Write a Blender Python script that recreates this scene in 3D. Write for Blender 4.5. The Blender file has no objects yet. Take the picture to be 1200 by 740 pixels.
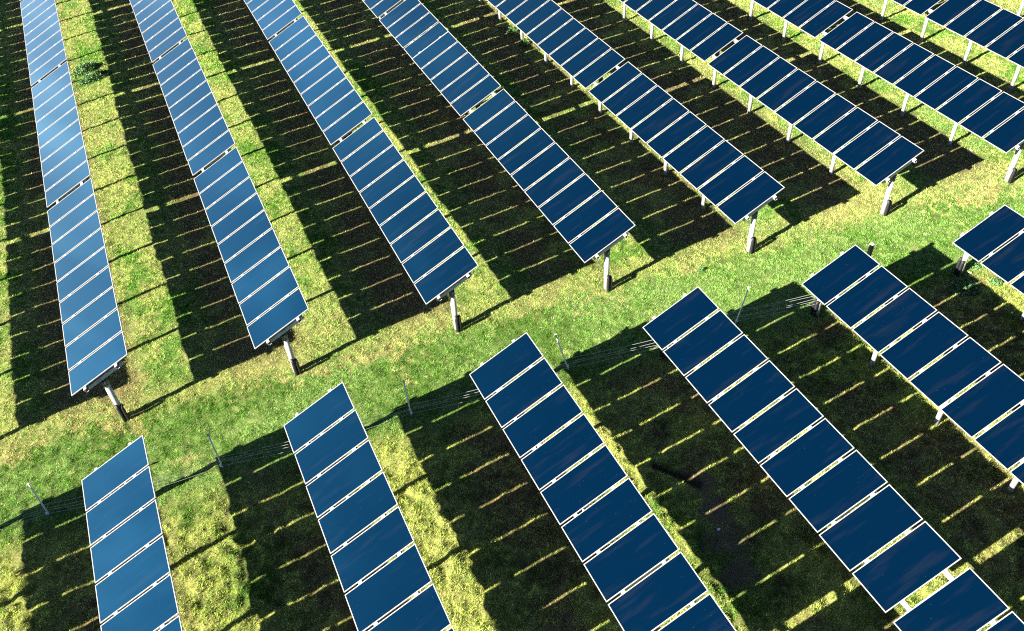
import bpy, bmesh, math, random
import numpy as np
from mathutils import Matrix, Vector, Euler

scene = bpy.context.scene
COL = scene.collection
rad = math.radians

# ------------------------------------------------------------------ camera, light, exposure
CAM = np.array([4.5232, -20.3767, 19.6827])
YAW, PITCH, ROLL, FPX = 0.384747, 0.768106, -0.08238, 1014.43
fw = np.array([math.sin(YAW) * math.cos(PITCH), math.cos(YAW) * math.cos(PITCH), -math.sin(PITCH)])
r0 = np.array([math.cos(YAW), -math.sin(YAW), 0.0])
u0 = np.cross(r0, fw)
cr, sr = math.cos(ROLL), math.sin(ROLL)
rt = cr * r0 + sr * u0
up = -sr * r0 + cr * u0
cam = bpy.data.cameras.new('camera')
cam.sensor_width = 36.0
cam.lens = 36.0 * FPX / 1200.0
cam.clip_start = 0.1
cam.clip_end = 5000.0
cam_o = bpy.data.objects.new('camera', cam)
COL.objects.link(cam_o)
cam_o.matrix_world = Matrix(((rt[0], up[0], -fw[0], CAM[0]), (rt[1], up[1], -fw[1], CAM[1]), (rt[2], up[2], -fw[2], CAM[2]), (0, 0, 0, 1)))
scene.camera = cam_o

SUN_S = (1.8933, 0.3378)                       # shadow displacement per metre of height
SUN_EL = math.atan(1.0 / math.hypot(*SUN_S))
SUN_AZ = math.atan2(-SUN_S[0], -SUN_S[1])      # compass angle of the sun, from +Y towards +X
sun = bpy.data.lights.new('sun', 'SUN')
sun.energy = 5.0
sun.angle = rad(0.5)
sun.color = (1.0, 0.93, 0.80)
sun_o = bpy.data.objects.new('sun', sun)
COL.objects.link(sun_o)
sun_o.rotation_euler = Vector((SUN_S[0], SUN_S[1], -1.0)).to_track_quat('-Z', 'Y').to_euler()

world = bpy.data.worlds.new('World')
scene.world = world
world.use_nodes = True
wn = world.node_tree
wn.nodes.clear()
sky = wn.nodes.new('ShaderNodeTexSky')
sky.sky_type = 'NISHITA'
sky.sun_disc = False
sky.sun_elevation = SUN_EL
sky.sun_rotation = SUN_AZ
sky.altitude = 4000.0
sky.air_density = 0.45
sky.dust_density = 1.0
sky.ozone_density = 3.0
bg = wn.nodes.new('ShaderNodeBackground')
bg.inputs['Strength'].default_value = 0.05
wo = wn.nodes.new('ShaderNodeOutputWorld')
wtc = wn.nodes.new('ShaderNodeTexCoord')
wdot = wn.nodes.new('ShaderNodeVectorMath'); wdot.operation = 'DOT_PRODUCT'
wdot.inputs[1].default_value = (math.sin(rad(-40)), math.cos(rad(-40)), 0.0)
wn.links.new(wtc.outputs['Generated'], wdot.inputs[0])
wsep = wn.nodes.new('ShaderNodeSeparateXYZ'); wn.links.new(wtc.outputs['Generated'], wsep.inputs[0])
def wrange(a, b, out):
    n = wn.nodes.new('ShaderNodeMapRange'); n.interpolation_type = 'SMOOTHSTEP'
    n.inputs[1].default_value = a; n.inputs[2].default_value = b
    wn.links.new(out, n.inputs[0]); return n.outputs[0]
def wmul(a, b):
    n = wn.nodes.new('ShaderNodeMath'); n.operation = 'MULTIPLY'
    wn.links.new(a, n.inputs[0])
    if isinstance(b, (int, float)): n.inputs[1].default_value = b
    else: wn.links.new(b, n.inputs[1])
    return n.outputs[0]
az_m = wrange(0.30, 0.95, wdot.outputs['Value'])
el_m = wn.nodes.new('ShaderNodeMapRange'); el_m.interpolation_type = 'SMOOTHSTEP'
el_m.inputs[1].default_value = 0.78; el_m.inputs[2].default_value = 0.08
wn.links.new(wsep.outputs[2], el_m.inputs[0])
wnz = wn.nodes.new('ShaderNodeTexNoise'); wnz.inputs['Scale'].default_value = 7.5; wnz.inputs['Detail'].default_value = 6; wnz.inputs['Distortion'].default_value = 0.6
wmp = wn.nodes.new('ShaderNodeMapping'); wmp.inputs['Scale'].default_value = (2.0, 2.0, 0.6)
wn.links.new(wtc.outputs['Generated'], wmp.inputs[0]); wn.links.new(wmp.outputs[0], wnz.inputs['Vector'])
wcl = wn.nodes.new('ShaderNodeMapRange'); wcl.inputs[1].default_value = 0.42; wcl.inputs[2].default_value = 0.72; wcl.inputs[3].default_value = 0.8; wcl.inputs[4].default_value = 1.8
wn.links.new(wnz.outputs[0], wcl.inputs[0])
wmask = wmul(wmul(az_m, el_m.outputs[0]), wcl.outputs[0])
wcol = wn.nodes.new('ShaderNodeVectorMath'); wcol.operation = 'SCALE'; pass
wmixc = wn.nodes.new('ShaderNodeMix'); wmixc.data_type = 'RGBA'
wmixc.inputs[6].default_value = (4.0, 4.8, 5.6, 1); wmixc.inputs[7].default_value = (2.6, 4.6, 7.6, 1)
wn.links.new(wrange(0.12, 0.45, wsep.outputs[2]), wmixc.inputs[0])
wn.links.new(wmixc.outputs[2], wcol.inputs[0])
wn.links.new(wmask, wcol.inputs['Scale'])
wadd = wn.nodes.new('ShaderNodeVectorMath'); wadd.operation = 'ADD'
wn.links.new(sky.outputs[0], wadd.inputs[0]); wn.links.new(wcol.outputs[0], wadd.inputs[1])
wn.links.new(wadd.outputs[0], bg.inputs['Color'])
wn.links.new(bg.outputs[0], wo.inputs['Surface'])

scene.view_settings.view_transform = 'Standard'
scene.view_settings.look = 'None'
scene.view_settings.gamma = 1.0
scene.view_settings.use_curve_mapping = False
scene.view_settings.exposure = 2.35
scene.cycles.filter_width = 1.15
scene.cycles.use_denoising = False      # the denoiser smears the blades of grass

# ------------------------------------------------------------------ helpers
random.seed(4)
RNG = np.random.default_rng(11)

def vnoise(x, y, scale, seed=0):
    """smooth value noise, 0..1, for numpy arrays"""
    g = np.random.default_rng(1000 + seed).random((256, 256)).astype(np.float32)
    a = x / scale; b = y / scale
    ia = np.floor(a).astype(np.int64); ib = np.floor(b).astype(np.int64)
    fa = a - ia; fb = b - ib
    fa = fa * fa * (3 - 2 * fa); fb = fb * fb * (3 - 2 * fb)
    i0 = ia & 255; i1 = (ia + 1) & 255; j0 = ib & 255; j1 = (ib + 1) & 255
    return (g[i0, j0] * (1 - fa) * (1 - fb) + g[i1, j0] * fa * (1 - fb) + g[i0, j1] * (1 - fa) * fb + g[i1, j1] * fa * fb)

def fbm(x, y, scale, seed, octaves=3):
    s = 0; w = 0; amp = 1.0
    for o in range(octaves):
        c, sn = math.cos(0.7 * o + seed), math.sin(0.7 * o + seed)
        s = s + amp * vnoise(c * x - sn * y + 37.1 * o, sn * x + c * y + 11.7 * o, scale / 2 ** o, seed * 7 + o)
        w += amp; amp *= 0.5
    return s / w

def sstep(a, b, x):
    t = np.clip((x - a) / (b - a), 0, 1)
    return t * t * (3 - 2 * t)

def backproject(px, py, z=0.0):
    """point of the photograph (1200x740 pixels) at height z: used once, to read real positions off the photo"""
    d = rt * ((px - 600) / FPX) + up * (-(py - 370) / FPX) + fw
    return CAM + d * ((z - CAM[2]) / d[2])

def new_mat(name):
    m = bpy.data.materials.new(name)
    m.use_nodes = True
    nt = m.node_tree
    return m, nt, nt.nodes['Principled BSDF']

def simple_mat(name, col, rough=0.5, metal=0.0, var=0.15, scale=6.0, bump=0.0):
    m, nt, p = new_mat(name)
    tc = nt.nodes.new('ShaderNodeTexCoord')
    nz = nt.nodes.new('ShaderNodeTexNoise')
    nz.inputs['Scale'].default_value = scale
    nz.inputs['Detail'].default_value = 6
    nt.links.new(tc.outputs['Object'], nz.inputs['Vector'])
    rp = nt.nodes.new('ShaderNodeValToRGB')
    rp.color_ramp.elements[0].position = 0.3
    rp.color_ramp.elements[1].position = 0.7
    rp.color_ramp.elements[0].color = tuple(c * (1 - var) for c in col) + (1,)
    rp.color_ramp.elements[1].color = tuple(min(1, c * (1 + var * 0.6)) for c in col) + (1,)
    nt.links.new(nz.outputs[0], rp.inputs[0])
    nt.links.new(rp.outputs[0], p.inputs['Base Color'])
    p.inputs['Roughness'].default_value = rough
    p.inputs['Metallic'].default_value = metal
    if bump:
        b = nt.nodes.new('ShaderNodeBump')
        b.inputs['Strength'].default_value = bump
        nt.links.new(nz.outputs[0], b.inputs['Height'])
        nt.links.new(b.outputs[0], p.inputs['Normal'])
    return m

def add_box(bm, c, s, rot=None):
    mat = Matrix.Translation(Vector(c))
    if rot is not None:
        mat = mat @ rot.to_4x4()
    mat = mat @ Matrix.Diagonal((s[0], s[1], s[2], 1))
    bmesh.ops.create_cube(bm, size=1.0, matrix=mat)

def add_tube(bm, pts, r, seg=12, cap=True, r_end=None):
    """tube along a list of points"""
    pts = [Vector(p) for p in pts]
    rings = []
    n = len(pts)
    for i, p in enumerate(pts):
        t = (pts[min(i + 1, n - 1)] - pts[max(i - 1, 0)]).normalized()
        a = Vector((1, 0, 0)) if abs(t.x) < 0.9 else Vector((0, 1, 0))
        e1 = t.cross(a).normalized(); e2 = t.cross(e1).normalized()
        rr = r if r_end is None else r + (r_end - r) * i / (n - 1)
        rings.append([bm.verts.new(p + rr * (math.cos(2 * math.pi * k / seg) * e1 + math.sin(2 * math.pi * k / seg) * e2)) for k in range(seg)])
    for i in range(n - 1):
        for k in range(seg):
            f = bm.faces.new((rings[i][k], rings[i][(k + 1) % seg], rings[i + 1][(k + 1) % seg], rings[i + 1][k]))
            f.smooth = True
    if cap:
        bm.faces.new(rings[0]); bm.faces.new(rings[-1])

def to_mesh(bm, name, mat, bevel=0.0):
    if bevel:
        bmesh.ops.bevel(bm, geom=[e for e in bm.edges if len(e.link_faces) == 2 and e.calc_face_angle() > 0.8], offset=bevel, segments=1, affect='EDGES')
    bmesh.ops.recalc_face_normals(bm, faces=bm.faces)
    me = bpy.data.meshes.new(name)
    bm.to_mesh(me); bm.free()
    me.materials.append(mat)
    return me

def obj(name, me, parent=None, loc=(0, 0, 0), rot=None):
    o = bpy.data.objects.new(name, me)
    COL.objects.link(o)
    o.location = loc
    if rot is not None:
        o.rotation_euler = rot
    if parent is not None:
        o.parent = parent
    return o

def tag(o, label, cat, group=None, kind=None):
    if label: o['label'] = label
    if cat: o['category'] = cat
    if group: o['group'] = group
    if kind: o['kind'] = kind
    return o

def thing(name, label, cat, loc=(0, 0, 0), group=None):
    o = bpy.data.objects.new(name, None)
    o.empty_display_size = 0.3
    COL.objects.link(o)
    o.location = loc
    return tag(o, label, cat, group)

# ------------------------------------------------------------------ layout of the array (metres)
TILT = 0.41069
W, S, P = 2.009, 0.060, 1.11052                  # panel width up the slope, gap, pitch along the row
G_UP, G_LOW = 0.184, 0.172                     # extra gap every nine panels
H = 2.0436
SEC = 9 * P
UP_ROWS = [(-5.17, 0.68, 4), (0.0, 0.0, 4), (5.158, -0.694, 4), (10.34, -1.375, 4), (15.505, -2.039, 3), (20.753, -2.73, 3), (26.069, -3.355, 3), (31.21, -4.08, 2), (36.385, -4.81, 2), (41.56, -5.5, 2)]
LOW_ROWS = [(-5.2, -2.48, 1), (-0.019, -3.19, 1), (5.19, -3.905, 1), (10.379, -4.604, 2), (15.59, -5.326, 2), (20.741, -6.037, 2), (25.993, -6.757, 2)]
def y_up(x): return -0.1325 * x
def y_low(x): return -3.19 - 0.1373 * x

# ------------------------------------------------------------------ ground shape and colour
mud_c = [backproject(*p)[:2] for p in ((822, 570), (838, 598), (854, 635), (866, 668))]
mud_r = [0.4, 0.6, 0.75, 0.55]
ditch = [backproject(*p)[:2] for p in ((768, 546), (785, 551), (803, 559), (818, 567))]

def mud_mask(x, y):
    m = np.zeros_like(x)
    w = 1.5 * (fbm(x, y, 0.7, 31, 4) - 0.5)
    for c, r in zip(mud_c, mud_r):
        d = np.hypot(x - c[0], y - c[1]) / r + w
        m = np.maximum(m, 1 - sstep(0.4, 1.25, d))
    return m

def ditch_mask(x, y):
    m = np.zeros_like(x)
    for i in range(len(ditch) - 1):
        a, b = ditch[i], ditch[i + 1]
        ab = b - a
        t = np.clip(((x - a[0]) * ab[0] + (y - a[1]) * ab[1]) / (ab @ ab), 0, 1)
        d = np.hypot(x - a[0] - t * ab[0], y - a[1] - t * ab[1])
        m = np.maximum(m, 1 - sstep(0.05, 0.22, d))
    return m

def height(x, y):
    low = sstep(0.0, -2.0, y - y_low(x))
    clump = fbm(x, y, 0.30, 5, 3) - 0.5 + 0.45 * low * (vnoise(x, y, 0.19, 63) - 0.5)
    h = 0.10 * (fbm(x, y, 4.0, 3, 2) - 0.5) + (0.08 + 0.11 * low) * clump
    near = sstep(60, 30, np.hypot(x - 15, y - 8))
    h = h * near + (1 - near) * 0.5 * (fbm(x, y, 30.0, 9, 2) - 0.5)
    mm = mud_mask(x, y)
    h = h * (1 - 0.8 * mm) - 0.03 * mm - 0.07 * ditch_mask(x, y)
    return h

GREEN = np.array([0.090, 0.250, 0.024])
PALE = np.array([0.235, 0.425, 0.095])
STRAW = np.array([0.53, 0.50, 0.185])
STRAWG = np.array([0.42, 0.52, 0.14])
OLIVE = np.array([0.43, 0.52, 0.120])
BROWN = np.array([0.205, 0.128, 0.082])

def mix(a, b, t):
    return a * (1 - t[..., None]) + b * t[..., None]

def ground_colour(x, y, soil=1.0):
    """colour of turf and soil at a place: green sward, straw, moss, bare soil, plus brown deepening the row shade"""
    tU = y - y_up(x); tL = y - y_low(x)
    upper = sstep(-0.3, 0.8, tU); lower = sstep(0.3, -0.8, tL)
    n1 = fbm(x, y, 2.2, 1, 4); n2 = fbm(x, y, 0.55, 2, 3); n3 = vnoise(x, y, 0.13, 44)
    n4 = fbm(x, y, 1.7, 8, 3)
    n = 0.45 * n1 + 0.30 * n2 + 0.25 * n3
    right = sstep(8, 30, x)
    # sward of the track
    c = mix(np.broadcast_to(GREEN, x.shape + (3,)), PALE, sstep(0.36 , 0.66, n + 0.10 * right))
    c = mix(c, STRAW, 0.75 * sstep(0.62, 0.77, n4 * 0.45 + n2 * 0.25 + n3 * 0.3 + 0.15 * sstep(-0.9, 0.1, tU)))
    # rows beyond the track: dry straw with green patches, brown soil that also darkens the shadow lanes
    cu = mix(np.broadcast_to(STRAWG, x.shape + (3,)), STRAW, sstep(0.48, 0.66, 0.5 * n4 + 0.5 * n3))
    cu = mix(cu, GREEN * 1.3, sstep(0.43, 0.64, 0.40 * n1 + 0.35 * n2 + 0.25 * n3))
    cu = mix(cu, PALE, 0.7 * sstep(0.40, 0.65, n4) * (0.5 + 0.5 * right))
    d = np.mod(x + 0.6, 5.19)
    under = sstep(3.2, 4.2, d) + sstep(1.6, 0.6, d)  # lanes of row shadow: brown soil here also paints the shade deeper
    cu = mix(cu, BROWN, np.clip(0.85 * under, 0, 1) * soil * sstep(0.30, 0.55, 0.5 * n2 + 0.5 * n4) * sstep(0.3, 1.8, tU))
    cu = mix(cu, STRAW, 0.55 * sstep(1.3, 0.2, np.abs(tU - 0.4)) * sstep(0.35, 0.6, 0.5 * n2 + 0.5 * n3))
    c = mix(c, cu, upper)
    # rows this side: olive moss, greener
    cl = mix(np.broadcast_to(OLIVE, x.shape + (3,)), GREEN, sstep(0.47, 0.66, 0.4 * n1 + 0.35 * n2 + 0.25 * n3))
    cl = mix(cl, STRAW, 0.45 * sstep(0.5, 0.68, 0.4 * n4 + 0.6 * n3))
    cl = mix(cl, BROWN, np.clip(0.8 * under, 0, 1) * soil * sstep(0.36, 0.56, 0.5 * n2 + 0.5 * n4))  # bare soil tone, doubling as painted shade between the near rows
    c = mix(c, cl, lower)
    return c

# the ground: one sheet, fine where the array stands, coarser out to the horizon
def axis(a, b, step, far):
    core = list(np.arange(a, b + 1e-6, step))
    out = []; s = step; v = b
    while v < far:
        s *= 1.35; v += s; out.append(v)
    pre = []; s = step; v = a
    while v > -far:
        s *= 1.35; v -= s; pre.append(v)
    return np.array(pre[::-1] + core + out)

gx = axis(-8, 46, 0.07, 2500); gy = axis(-19, 40, 0.07, 2500)
X, Y = np.meshgrid(gx, gy, indexing='ij')
Z = height(X, Y)
nx, ny = X.shape
co = np.stack([X, Y, Z], -1).reshape(-1, 3).astype(np.float32)
idx = np.arange(nx * ny).reshape(nx, ny)
quads = np.stack([idx[:-1, :-1], idx[1:, :-1], idx[1:, 1:], idx[:-1, 1:]], -1).reshape(-1, 4).astype(np.int32)

def mesh_from_arrays(name, co, faces, k, smooth):
    me = bpy.data.meshes.new(name)
    me.vertices.add(len(co)); me.vertices.foreach_set('co', co.ravel())
    me.loops.add(faces.size); me.loops.foreach_set('vertex_index', faces.ravel())
    me.polygons.add(len(faces))
    me.polygons.foreach_set('loop_start', np.arange(0, faces.size, k, dtype=np.int32))
    me.polygons.foreach_set('loop_total', np.full(len(faces), k, dtype=np.int32))
    me.polygons.foreach_set('use_smooth', np.full(len(faces), smooth))
    me.update(calc_edges=True)
    return me

gm, nt, p = new_mat('turf_and_soil')
at = nt.nodes.new('ShaderNodeAttribute'); at.attribute_name = 'soil'
ge = nt.nodes.new('ShaderNodeNewGeometry')
nz = nt.nodes.new('ShaderNodeTexNoise'); nz.inputs['Scale'].default_value = 22.0; nz.inputs['Detail'].default_value = 8; nz.inputs['Roughness'].default_value = 0.7
nt.links.new(ge.outputs['Position'], nz.inputs['Vector'])
rp = nt.nodes.new('ShaderNodeValToRGB')
rp.color_ramp.elements[0].position = 0.33; rp.color_ramp.elements[0].color = (0.35, 0.33, 0.30, 1)
rp.color_ramp.elements[1].position = 0.68; rp.color_ramp.elements[1].color = (1.1, 1.1, 1.1, 1)
nt.links.new(nz.outputs[0], rp.inputs[0])
mx = nt.nodes.new('ShaderNodeMix'); mx.data_type = 'RGBA'; mx.blend_type = 'MULTIPLY'; mx.inputs[0].default_value = 1.0
nt.links.new(at.outputs['Color'], mx.inputs[6]); nt.links.new(rp.outputs[0], mx.inputs[7])
nt.links.new(mx.outputs[2], p.inputs['Base Color'])
p.inputs['Roughness'].default_value = 1.0
p.inputs['Specular IOR Level'].default_value = 0.1
bp = nt.nodes.new('ShaderNodeBump'); bp.inputs['Strength'].default_value = 0.8; bp.inputs['Distance'].default_value = 0.03
nt.links.new(nz.outputs[0], bp.inputs['Height']); nt.links.new(bp.outputs[0], p.inputs['Normal'])

g_me = mesh_from_arrays('ground', co, quads, 4, True)
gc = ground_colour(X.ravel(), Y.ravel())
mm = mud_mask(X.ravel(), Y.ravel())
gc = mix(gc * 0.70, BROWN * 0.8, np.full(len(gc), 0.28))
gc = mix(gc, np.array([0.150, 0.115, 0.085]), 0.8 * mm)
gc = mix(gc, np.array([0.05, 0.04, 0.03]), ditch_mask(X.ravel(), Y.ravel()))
a = g_me.attributes.new('soil', 'FLOAT_COLOR', 'POINT')
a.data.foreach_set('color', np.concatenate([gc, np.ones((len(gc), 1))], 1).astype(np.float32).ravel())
g_me.materials.append(gm)
tag(obj('ground', g_me), None, None, kind='structure')

# ------------------------------------------------------------------ grass: short blades over all the turf in and just around view
quad = np.array([backproject(-70, -40)[:2], backproject(1280, -40)[:2], backproject(1290, 800)[:2], backproject(-80, 800)[:2]])
N_BLADES = 1900000
lo = quad.min(0); hi = quad.max(0)
def inside(x, y):
    ok = np.ones(len(x), bool)
    for i in range(4):
        a, b = quad[i], quad[(i + 1) % 4]
        ok &= ((b[0] - a[0]) * (y - a[1]) - (b[1] - a[1]) * (x - a[0])) < 0
    return ok
xs = []; ys = []; tot = 0
while tot < N_BLADES:
    x = RNG.uniform(lo[0], hi[0], 1500000); y = RNG.uniform(lo[1], hi[1], 1500000)
    k = inside(x, y)
    x, y = x[k], y[k]
    dist = np.hypot(x - CAM[0], y - CAM[1])
    keep = RNG.random(len(x)) < np.clip(22.0 / np.maximum(dist, 8), 0.35, 1.0)
    dens = np.clip(3.0 * fbm(x, y, 0.18, 17, 3) - 0.65, 0.06, 1.0)
    dd = np.mod(x + 0.6, 5.19); und = np.clip(sstep(3.2, 4.2, dd) + sstep(1.6, 0.6, dd), 0, 1)
    und = und * (1.5 * sstep(0.3, 1.8, y - y_up(x)) + sstep(-0.3, -1.5, y - y_low(x)))
    keep &= RNG.random(len(x)) < dens * (1 - 0.35 * und)
    keep &= RNG.random(len(x)) > 0.97 * mud_mask(x, y)
    keep &= RNG.random(len(x)) > ditch_mask(x, y)
    xs.append(x[keep]); ys.append(y[keep]); tot += keep.sum()
x = np.concatenate(xs)[:N_BLADES]; y = np.concatenate(ys)[:N_BLADES]
n = len(x)
z = height(x, y) - 0.006
dist = np.hypot(x - CAM[0], y - CAM[1])
low = sstep(0.0, -2.0, y - y_low(x))
L = (0.035 + 0.05 * RNG.random(n) ** 2) * (0.6 + 0.9 * fbm(x, y, 0.45, 21, 2)) * (1 + 0.45 * low)
wd = (0.006 + 0.006 * RNG.random(n)) * np.clip(dist / 22, 0.8, 2.0)
az = RNG.uniform(0, 2 * np.pi, n)
lean = RNG.uniform(0.15, 1.25, n)
dx, dy = np.cos(az), np.sin(az)
tipx = x + dx * L * np.sin(lean); tipy = y + dy * L * np.sin(lean); tipz = z + L * np.cos(lean)
fa = RNG.uniform(0, 2 * np.pi, n)
px_, py_ = np.cos(fa) * wd, np.sin(fa) * wd
v = np.empty((n, 3, 3), np.float32)
v[:, 0] = np.stack([x - px_, y - py_, z], 1)
v[:, 1] = np.stack([x + px_, y + py_, z], 1)
v[:, 2] = np.stack([tipx, tipy, tipz], 1)
b_me = mesh_from_arrays('grass', v.reshape(-1, 3), np.arange(3 * n, dtype=np.int32).reshape(-1, 3), 3, False)
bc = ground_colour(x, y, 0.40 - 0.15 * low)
shaded = sstep(0.5, 2.0, y - y_up(x)) * np.clip(sstep(3.2, 4.2, np.mod(x + 0.6, 5.19)) + sstep(1.6, 0.6, np.mod(x + 0.6, 5.19)), 0, 1)
bc = mix(bc, STRAW * 0.85, 0.5 * shaded)           # straw tint painted along the shadow lanes to warm the shade
jit = RNG.normal(0, 1, n)
bc = bc * (np.clip(1.0 + 0.24 * jit, 0.40, 1.7) * (0.38 + 1.24 * vnoise(x, y, 0.07, 91)))[:, None]
dry = (RNG.random(n) < 0.09)
bc[dry] = mix(bc[dry], np.array([0.42, 0.36, 0.19]), np.full(dry.sum(), 0.7))
wh = RNG.random(n) < 0.006
bc[wh] = np.array([0.55, 0.52, 0.44])
a = b_me.attributes.new('blade', 'FLOAT_COLOR', 'FACE')
a.data.foreach_set('color', np.concatenate([bc, np.ones((n, 1))], 1).astype(np.float32).ravel())
bmat = bpy.data.materials.new('grass_blades'); bmat.use_nodes = True
nt = bmat.node_tree; nt.nodes.clear()
at = nt.nodes.new('ShaderNodeAttribute'); at.attribute_name = 'blade'
df = nt.nodes.new('ShaderNodeBsdfDiffuse'); tr = nt.nodes.new('ShaderNodeBsdfTranslucent')
ms = nt.nodes.new('ShaderNodeMixShader'); ms.inputs[0].default_value = 0.3
out = nt.nodes.new('ShaderNodeOutputMaterial')
nt.links.new(at.outputs['Color'], df.inputs['Color']); nt.links.new(at.outputs['Color'], tr.inputs['Color'])
nt.links.new(df.outputs[0], ms.inputs[1]); nt.links.new(tr.outputs[0], ms.inputs[2]); nt.links.new(ms.outputs[0], out.inputs['Surface'])
b_me.materials.append(bmat)
tag(obj('grass', b_me), 'short tufted grass and straw growing over the whole field', 'grass', kind='stuff')

# ------------------------------------------------------------------ materials of the array
M_FRAME = simple_mat('anodised_frame', (0.30, 0.285, 0.28), 0.45, 0.0, 0.06, 3.0)
M_GALV = simple_mat('galvanised_purlin', (0.36, 0.35, 0.345), 0.5, 0.0, 0.12, 5.0)
M_RAFT = simple_mat('galvanised_rafter', (0.36, 0.38, 0.41), 0.5, 0.1, 0.15, 8.0)
M_POST = simple_mat('galvanised_post', (0.36, 0.35, 0.335), 0.55, 0.0, 0.12, 4.0)
M_BRKT = simple_mat('dark_bracket', (0.09, 0.10, 0.12), 0.5, 0.5, 0.2, 8.0)
M_COND = simple_mat('black_conduit', (0.009, 0.009, 0.010), 0.6, 0.0, 0.3, 12.0)
M_WIRE = simple_mat('pale_cable', (0.30, 0.31, 0.33), 0.5, 0.0, 0.2, 3.0)
M_ROD = simple_mat('zinc_rod', (0.62, 0.65, 0.70), 0.45, 0.0, 0.12, 8.0)
M_OLD = simple_mat('weathered_steel', (0.085, 0.075, 0.068), 0.6, 0.0, 0.25, 9.0)
M_BACK = simple_mat('back_sheet', (0.10, 0.10, 0.11), 0.6, 0.0, 0.1, 4.0)

m, nt, p = new_mat('panel_glass')                # dark blue thin film under slightly dusty glass
M_GLASS = m
tc = nt.nodes.new('ShaderNodeTexCoord'); oi = nt.nodes.new('ShaderNodeObjectInfo')
add = nt.nodes.new('ShaderNodeVectorMath'); add.operation = 'ADD'
sc3 = nt.nodes.new('ShaderNodeVectorMath'); sc3.operation = 'SCALE'; sc3.inputs['Scale'].default_value = 37.0
cmb = nt.nodes.new('ShaderNodeCombineXYZ')
for i in range(3): nt.links.new(oi.outputs['Random'], cmb.inputs[i])
nt.links.new(cmb.outputs[0], sc3.inputs[0])
nt.links.new(tc.outputs['Object'], add.inputs[0]); nt.links.new(sc3.outputs[0], add.inputs[1])
mp = nt.nodes.new('ShaderNodeMapping'); mp.inputs['Scale'].default_value = (0.45, 3.4, 1.0); mp.inputs['Rotation'].default_value = (0, 0, 0.35)
nt.links.new(add.outputs[0], mp.inputs['Vector'])
n1 = nt.nodes.new('ShaderNodeTexNoise'); n1.inputs['Scale'].default_value = 1.3; n1.inputs['Detail'].default_value = 5; n1.inputs['Roughness'].default_value = 0.6
nt.links.new(mp.outputs[0], n1.inputs['Vector'])
r1 = nt.nodes.new('ShaderNodeValToRGB')
r1.color_ramp.elements[0].position = 0.54; r1.color_ramp.elements[0].color = (0, 0, 0, 1)
r1.color_ramp.elements[1].position = 0.85; r1.color_ramp.elements[1].color = (1, 1, 1, 1)
nt.links.new(n1.outputs[0], r1.inputs[0])
n2 = nt.nodes.new('ShaderNodeTexVoronoi'); n2.inputs['Scale'].default_value = 7.0
nt.links.new(add.outputs[0], n2.inputs['Vector'])
r2 = nt.nodes.new('ShaderNodeValToRGB')             # rare droppings and specks
r2.color_ramp.elements[0].position = 0.018; r2.color_ramp.elements[0].color = (1, 1, 1, 1)
r2.color_ramp.elements[1].position = 0.04; r2.color_ramp.elements[1].color = (0, 0, 0, 1)
nt.links.new(n2.outputs['Distance'], r2.inputs[0])
mA = nt.nodes.new('ShaderNodeMix'); mA.data_type = 'RGBA'
mA.inputs[6].default_value = (0.0, 0.0040, 0.0138, 1); mA.inputs[7].default_value = (0.0060, 0.0082, 0.0170, 1)
nt.links.new(r1.outputs[0], mA.inputs[0])
mB = nt.nodes.new('ShaderNodeMix'); mB.data_type = 'RGBA'; mB.inputs[7].default_value = (0.16, 0.17, 0.18, 1)
sp = nt.nodes.new('ShaderNodeMath'); sp.operation = 'MULTIPLY'; sp.inputs[1].default_value = 0.5
nt.links.new(r2.outputs[0], sp.inputs[0]); nt.links.new(sp.outputs[0], mB.inputs[0]); nt.links.new(mA.outputs[2], mB.inputs[6])
nt.links.new(mB.outputs[2], p.inputs['Base Color'])
mr = nt.nodes.new('ShaderNodeMapRange'); mr.inputs[3].default_value = 0.07; mr.inputs[4].default_value = 0.13
nt.links.new(r1.outputs[0], mr.inputs[0]); nt.links.new(mr.outputs[0], p.inputs['Roughness'])
p.inputs['IOR'].default_value = 2.2
p.inputs['Specular Tint'].default_value = (0.20, 0.90, 1.0, 1)

# ------------------------------------------------------------------ meshes shared by all rows (origin on the row axis, in the panel plane)
PL = P - S                                       # panel length along the row
FW, FT = 0.022, 0.030
def me_glass():
    bm = bmesh.new()
    add_box(bm, (0, 0, -0.008), (W - 2 * FW + 0.004, PL - 2 * FW + 0.004, 0.010))
    return to_mesh(bm, 'solar_panel', M_GLASS)
def me_frame():
    bm = bmesh.new()
    for s in (-1, 1):
        add_box(bm, (s * (W - FW) / 2, 0, -FT / 2), (FW, PL, FT))
        add_box(bm, (0, s * (PL - FW) / 2, -FT / 2 - 0.0003), (W - 2 * FW - 0.0005, FW, FT - 0.0006))
    return to_mesh(bm, 'frame', M_FRAME, 0.002)
def me_back():
    bm = bmesh.new()
    add_box(bm, (0, 0, -0.020), (W - 2 * FW, PL - 2 * FW, 0.006))
    add_box(bm, (0.25, 0, -0.032), (0.12, 0.10, 0.018))
    return to_mesh(bm, 'back_sheet', M_BACK)
GLASS, FRAME, BACK = me_glass(), me_frame(), me_back()

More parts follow.
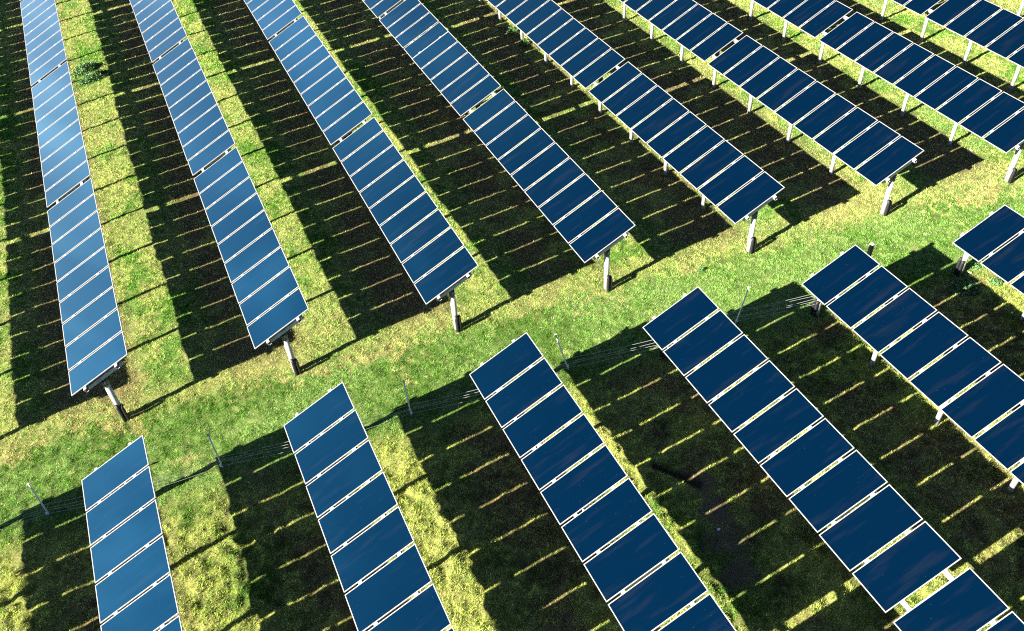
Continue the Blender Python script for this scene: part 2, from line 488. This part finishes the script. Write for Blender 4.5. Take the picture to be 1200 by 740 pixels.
PUR_U = (-0.56, 0.555)
def me_purlin(length, u):
    """C channel with clamps at every panel joint"""
    bm = bmesh.new()
    zt = -FT - 0.002 
    add_box(bm, (u, length / 2, zt - 0.004), (0.095, length, 0.008))
    add_box(bm, (u - 0.0435, length / 2, zt - 0.0595), (0.008, length, 0.103))
    add_box(bm, (u, length / 2, zt - 0.115), (0.079, length, 0.008))
    return to_mesh(bm, 'purlin', M_GALV)
def me_clamp():
    bm = bmesh.new()
    add_box(bm, (0, 0, -0.018), (0.10, S - 0.004, 0.042))
    add_box(bm, (0, 0, 0.0045), (0.10, S + 0.018, 0.003))
    return to_mesh(bm, 'clamp', M_GALV)
CLAMP = me_clamp()
def me_rafter():
    bm = bmesh.new()
    zc = -0.198
    add_box(bm, (0, -0.048, zc), (1.36, 0.008, 0.12))
    add_box(bm, (0, -0.006, zc + 0.056), (1.36, 0.075, 0.008))
    add_box(bm, (0, -0.006, zc - 0.056), (1.36, 0.075, 0.008))
    for u in PUR_U:
        add_box(bm, (u + 0.06, 0.0, -0.135), (0.018, 0.09, 0.08))
    return to_mesh(bm, 'rafter', M_RAFT)
RAFTER = me_rafter()
def me_post(r):
    bm = bmesh.new()
    add_tube(bm, [(0, 0, -0.3), (0, 0, H - 0.42)], r, 20)
    return to_mesh(bm, 'post', M_POST)
def me_bracket():
    bm = bmesh.new()
    add_tube(bm, [(0, 0, H - 0.56), (0, 0, H - 0.36)], 0.096, 18)
    add_box(bm, (0, 0.0, H - 0.31), (0.05, 0.12, 0.14))
    return to_mesh(bm, 'bracket', M_BRKT)
POST_END, POST, BRACKET = me_post(0.088), me_post(0.072), me_bracket()
def me_conduit(h):
    """black corrugated pipe rising from the soil and bending over towards the post"""
    bm = bmesh.new()
    pts = [(0, 0, -0.1), (0, 0, h - 0.10)]
    for k in range(1, 7):
        t = k / 6 * math.pi * 0.75
        pts.append((0, 0.06 * (1 - math.cos(t)), h - 0.10 + 0.06 * math.sin(t)))
    add_tube(bm, pts, 0.047, 14)
    z = 0.03
    while z < h - 0.12:
        add_tube(bm, [(0, 0, z), (0, 0, z + 0.012)], 0.052, 14)
        z += 0.03
    return to_mesh(bm, 'conduit', M_COND)
COND = [me_conduit(0.66), me_conduit(0.60)]

# ------------------------------------------------------------------ the rows
row_rot = Euler((0, -TILT, 0))
def slope(u, w):
    """panel-plane coordinates (u up the slope, w off the plane) to row coordinates"""
    return (u * math.cos(TILT) - w * math.sin(TILT), H + u * math.sin(TILT) + w * math.cos(TILT))

def build_row(x0, y0, nsec, sgn, gap, label, group, posts_first, posts_rest, odd=None):
    root = thing('solar_array', label, 'solar panels', (x0, y0, 0), group)
    length = nsec * SEC + (nsec - 1) * gap
    for s in range(nsec):
        for k in range(9):
            yc = sgn * (s * (SEC + gap) + (k + 0.5) * P)
            jz = random.gauss(0, 0.0015); jt = random.gauss(0, 0.0012); jx = random.gauss(0, 0.003); jr = random.gauss(0, 0.0015)
            if odd and (s, k) == odd:
                jz -= 0.022; jx += 0.010; jr = 0.006
            cx, cz = slope(jx, jz)
            pan = obj('solar_panel', GLASS, root, (cx, yc, cz), Euler((jr, -TILT + jt, 0)))
            obj('frame', FRAME, pan)
            obj('back_sheet', BACK, pan)
            if k < 8:
                for u in PUR_U:
                    ux, uz = slope(u, 0)
                    obj('clamp', CLAMP, root, (ux, sgn * (s * (SEC + gap) + (k + 1) * P), uz), row_rot)
    for u in PUR_U:
        me = me_purlin(length + 0.14, u)
        ys = -0.07 if sgn > 0 else -length - 0.07
        obj('purlin', me, root, (0, ys, H), row_rot)
    j = 0
    while True:
        yp = posts_first if j == 0 else posts_rest + j * 2.5385
        if yp > length - 0.1: break
        yp *= sgn
        po = obj('post', POST_END if j == 0 else POST, root, (0, yp, 0))
        obj('bracket', BRACKET, po)
        ry = yp - 0.05 if sgn > 0 else yp
        obj('rafter', RAFTER, root, (0, ry, H), row_rot)
        if j == 0:
            if sgn > 0:
                cp = ((-0.02, -0.155), (0.09, -0.15))
            else:
                cp = ((-0.125, 0.07), (-0.135, -0.045))
            for (ax, ay), me in zip(cp, COND):
                obj('conduit', me, po, (ax, ay, 0), Euler((0, 0, random.uniform(-0.3, 0.3) if sgn > 0 else -1.5)))
        j += 1
    return root

UL = ['solar panel row beyond the left edge, only its shadow reaching the field',
      'far row at the left edge, panels turned pale blue by glare, green weeds beside it',
      'far row of light blue panels, second from left beyond the grass track',
      'far row of mid blue panels, third from left beyond the grass track',
      'far row of blue panels with one panel sunk below its neighbours',
      'far row of navy panels, fifth from left, its end post nearest the small dark tuft',
      'far row of dark navy panels, the last whose whole end shows before the right edge',
      'far row of dark navy panels whose near end is cut by the right edge',
      'short stretch of far row in the top right corner, cut by both edges',
      'far row beyond the top right corner, a single lit post of it showing']
LLb = ['near row beyond the left edge, only its shadow reaching the field',
      'near row at bottom left, lighter blue panels showing soft cloud reflections',
      'near row of blue panels, second from left, rising from the bottom edge',
      'near row of deep blue panels, third from left, beside the bare muddy patch',
      'near row of navy panels with a wide gap between panels at the bottom right',
      'near row of navy panels with a pole top standing behind its end',
      'small corner of a near row at the right edge, low weeds growing beside its post']
for i, (x0, y0, ns) in enumerate(UP_ROWS):
    build_row(x0, y0, ns, 1, G_UP, UL[i], 'solar panel rows beyond the grass track', 0.20, 0.42, odd=(1, 5) if i == 4 else None)
for i, (x0, y0, ns) in enumerate(LOW_ROWS):
    build_row(x0, y0, ns, -1, G_LOW, LLb[i], 'solar panel rows this side of the grass track', 0.05, 0.03)

# ------------------------------------------------------------------ thin poles and the cables strung between the near rows
ROD_PX = [((58, 604), (33, 567)), ((261, 548), (244, 510)), ((482, 487), (473, 447)), ((666, 433), (651, 392)), ((862, 379), (878, 336)), (None, (1023, 287))]
ROD_L = ['thin pale leaning pole standing left of the leftmost near row',
         'thin pale leaning pole between the first and second near rows from left',
         'thin pale pole standing between the second and third near rows from left',
         'thin leaning pole with bolted top, between third near row and the wide gap row',
         'thin pale pole leaning right, between the wide gap row and the near row at right',
         'dark square pole top showing behind the end of the near row at right']
rods = []
for (b, t), lab in zip(ROD_PX, ROD_L):
    top = backproject(t[0], t[1], 1.5 if b else 2.0)
    base = backproject(b[0], b[1], 0.0) if b else np.array([top[0] - 0.02, top[1] + 0.02, 0.0])
    rods.append(base)
    r = thing('cable_pole', lab, 'pole', tuple(base), 'thin cable poles along the near rows')
    if b is None:                                  # a stouter square post, seen only over the end of its row
        bm = bmesh.new(); add_box(bm, (0, 0, 0.95), (0.11, 0.11, 2.1))
        obj('square_post', to_mesh(bm, 'square_post', M_OLD, 0.004), r)
        bm = bmesh.new(); add_box(bm, (0, 0, 2.01), (0.13, 0.13, 0.016))
        obj('cap', to_mesh(bm, 'cap', M_GALV, 0.003), r)
        continue
    bm = bmesh.new()
    d = Vector(top - base)
    wide = 0.042
    q = d.to_track_quat('Z', 'X').to_matrix()
    L_ = d.length
    mtx = q
    add_tube(bm, [mtx @ Vector((0, 0, -0.2)), mtx @ Vector((0, 0, L_))], wide / 2, 10)
    obj('pole_tube', to_mesh(bm, 'pole_tube', M_ROD), r)
    bm = bmesh.new()
    add_box(bm, mtx @ Vector((0, 0.0, L_ - 0.02)), (wide + 0.03, 0.05, 0.05), mtx)
    add_tube(bm, [mtx @ Vector((-0.035, 0, L_ - 0.02)), mtx @ Vector((0.045, 0, L_ - 0.02))], 0.012, 8)
    obj('top_bolt', to_mesh(bm, 'top_bolt', M_GALV, 0.004), r)
    bm = bmesh.new()
    add_box(bm, mtx @ Vector((0.01, 0.02, 0.13)), (0.06, 0.05, 0.09), mtx)
    obj('cable_clip', to_mesh(bm, 'cable_clip', M_ROD, 0.004), r)

CAB_L = ['pale cables strung to the leftmost pole from the first near row', 'pale cables strung past a pole between first and second near rows',
         'pale cables strung past a pole between second and third near rows', 'pale cables strung past the bolt topped pole to the wide gap row',
         'five pale cables strung from the wide gap row to the near row at right']
for i in range(5):
    xa, ya, _ = LOW_ROWS[i]; xb, yb, _ = LOW_ROWS[i + 1]
    root = thing('cable_run', CAB_L[i], 'cables', ((xa + xb) / 2, (ya + yb) / 2, 0), 'cable runs between the near rows')
    base = Vector(((xa + xb) / 2, (ya + yb) / 2, 0))
    rod = rods[i]
    for k in range(5 if i == 4 else 4):
        za = 0.50 + 0.13 * k + random.uniform(-.02, .02); zm = 0.12 + 0.12 * k + random.uniform(-.02, .02)
        A = Vector((xa, ya - 0.12, za)); B = Vector((xb, yb - 0.12, za + random.uniform(-.03, .03)))
        Mid = Vector((rod[0], rod[1] - 0.03, zm))
        pts = []
        for q in range(25):
            t = q / 24
            if t < 0.5: a_, b_, s_ = A, Mid, t * 2
            else: a_, b_, s_ = Mid, B, t * 2 - 1
            pp = a_.lerp(b_, s_)
            pp.z -= 0.10 * 4 * s_ * (1 - s_) * (0.4 + 0.2 * math.sin(k * 2.1 + i))
            pp.y += 0.03 * (k % 2) * math.sin(math.pi * t)
            pts.append(pp - base)
        bm = bmesh.new(); add_tube(bm, pts, 0.0042, 6)
        obj('cable', to_mesh(bm, 'cable', M_WIRE), root)

# ------------------------------------------------------------------ weeds and scraps
mw, nt, p = new_mat('weed_leaves')
oi = nt.nodes.new('ShaderNodeNewGeometry')
rp = nt.nodes.new('ShaderNodeValToRGB')
rp.color_ramp.elements[0].color = (0.045, 0.12, 0.03, 1); rp.color_ramp.elements[1].color = (0.11, 0.23, 0.07, 1)
nt.links.new(oi.outputs['Random Per Island'], rp.inputs[0]); nt.links.new(rp.outputs[0], p.inputs['Base Color'])
p.inputs['Roughness'].default_value = 0.55
def weed(px, py, sx, sy, sz, n, leaf, label, rotz=0.0):
    c = backproject(px, py)
    bm = bmesh.new()
    for _ in range(n):
        a = random.uniform(0, 2 * math.pi); rr = math.sqrt(random.random())
        lx, ly = rr * math.cos(a) * sx, rr * math.sin(a) * sy
        top = sz * (1 - rr ** 2) * (0.65 + 0.5 * random.random())
        lz = top * random.uniform(0.3, 1.0) + 0.02
        l = leaf * random.uniform(0.6, 1.3)
        m = Matrix.Translation((lx, ly, lz)) @ Euler((random.uniform(-1, 1), random.uniform(-1, 1), random.uniform(0, 6.3))).to_matrix().to_4x4()
        vs = [bm.verts.new(m @ Vector(q)) for q in ((-l * .5, 0, 0), (-l * .1, l * .28, .01), (l * .6, 0, -.01), (-l * .1, -l * .28, .01))]
        bm.faces.new(vs)
    me = bpy.data.meshes.new('weed_clump'); bm.to_mesh(me); bm.free(); me.materials.append(mw)
    o = obj('weed_clump', me, None, (c[0], c[1], float(height(np.array([c[0]]), np.array([c[1]]))[0])), Euler((0, 0, rotz)))
    tag(o, label, 'weed')
weed(101, 82, 0.72, 0.42, 0.42, 900, 0.10, 'upper of two dark green leafy weed clumps beside the leftmost far row', 0.5)
weed(112, 92, 0.85, 0.34, 0.36, 900, 0.10, 'lower wider clump of two dark green weeds beside the leftmost far row', 0.35)
weed(601, 38, 0.35, 0.30, 0.32, 260, 0.09, 'small dark bushy weed in shade between two far row posts')
weed(615, 52, 0.32, 0.26, 0.26, 220, 0.09, 'small dark weed at the foot of a far row post')
weed(1128, 339, 0.55, 0.45, 0.20, 380, 0.10, 'low dark weeds spread in the shade beside the near row at the right edge')
weed(1166, 332, 0.22, 0.20, 0.18, 130, 0.09, 'small bright weed under the edge of the near row at right')
weed(1144, 311, 0.30, 0.22, 0.16, 150, 0.08, 'low green weed beside the conduit post at the right edge')
weed(822, 317, 0.10, 0.09, 0.14, 60, 0.06, 'tiny dark tuft alone on the open grass track')

M_SCRAP = simple_mat('litter', (0.62, 0.66, 0.72), 0.6, 0.0, 0.1, 9.0)
for (px, py) in ((1138, 178), (706, 527), (1136, 321), (1186, 367), (560, 60), (290, 300), (842, 621)):
    c = backproject(px, py)
    bm = bmesh.new()
    vs = [bm.verts.new((random.uniform(.7, 1) * .06 * math.cos(t), random.uniform(.7, 1) * .045 * math.sin(t), random.uniform(0, .025))) for t in np.linspace(0, 2 * math.pi, 7)[:-1]]
    bm.faces.new(vs)
    ext = bmesh.ops.extrude_face_region(bm, geom=list(bm.faces))
    bmesh.ops.translate(bm, vec=(0, 0, 0.006), verts=[e for e in ext['geom'] if isinstance(e, bmesh.types.BMVert)])
    o = obj('litter_scrap', to_mesh(bm, 'litter_scrap', M_SCRAP), None, (c[0], c[1], float(height(np.array([c[0]]), np.array([c[1]]))[0]) + 0.03), Euler((0, 0, random.uniform(0, 6))))
    tag(o, 'small pale scrap of litter lying on the ground between panel rows', 'litter', 'scraps of litter on the field')
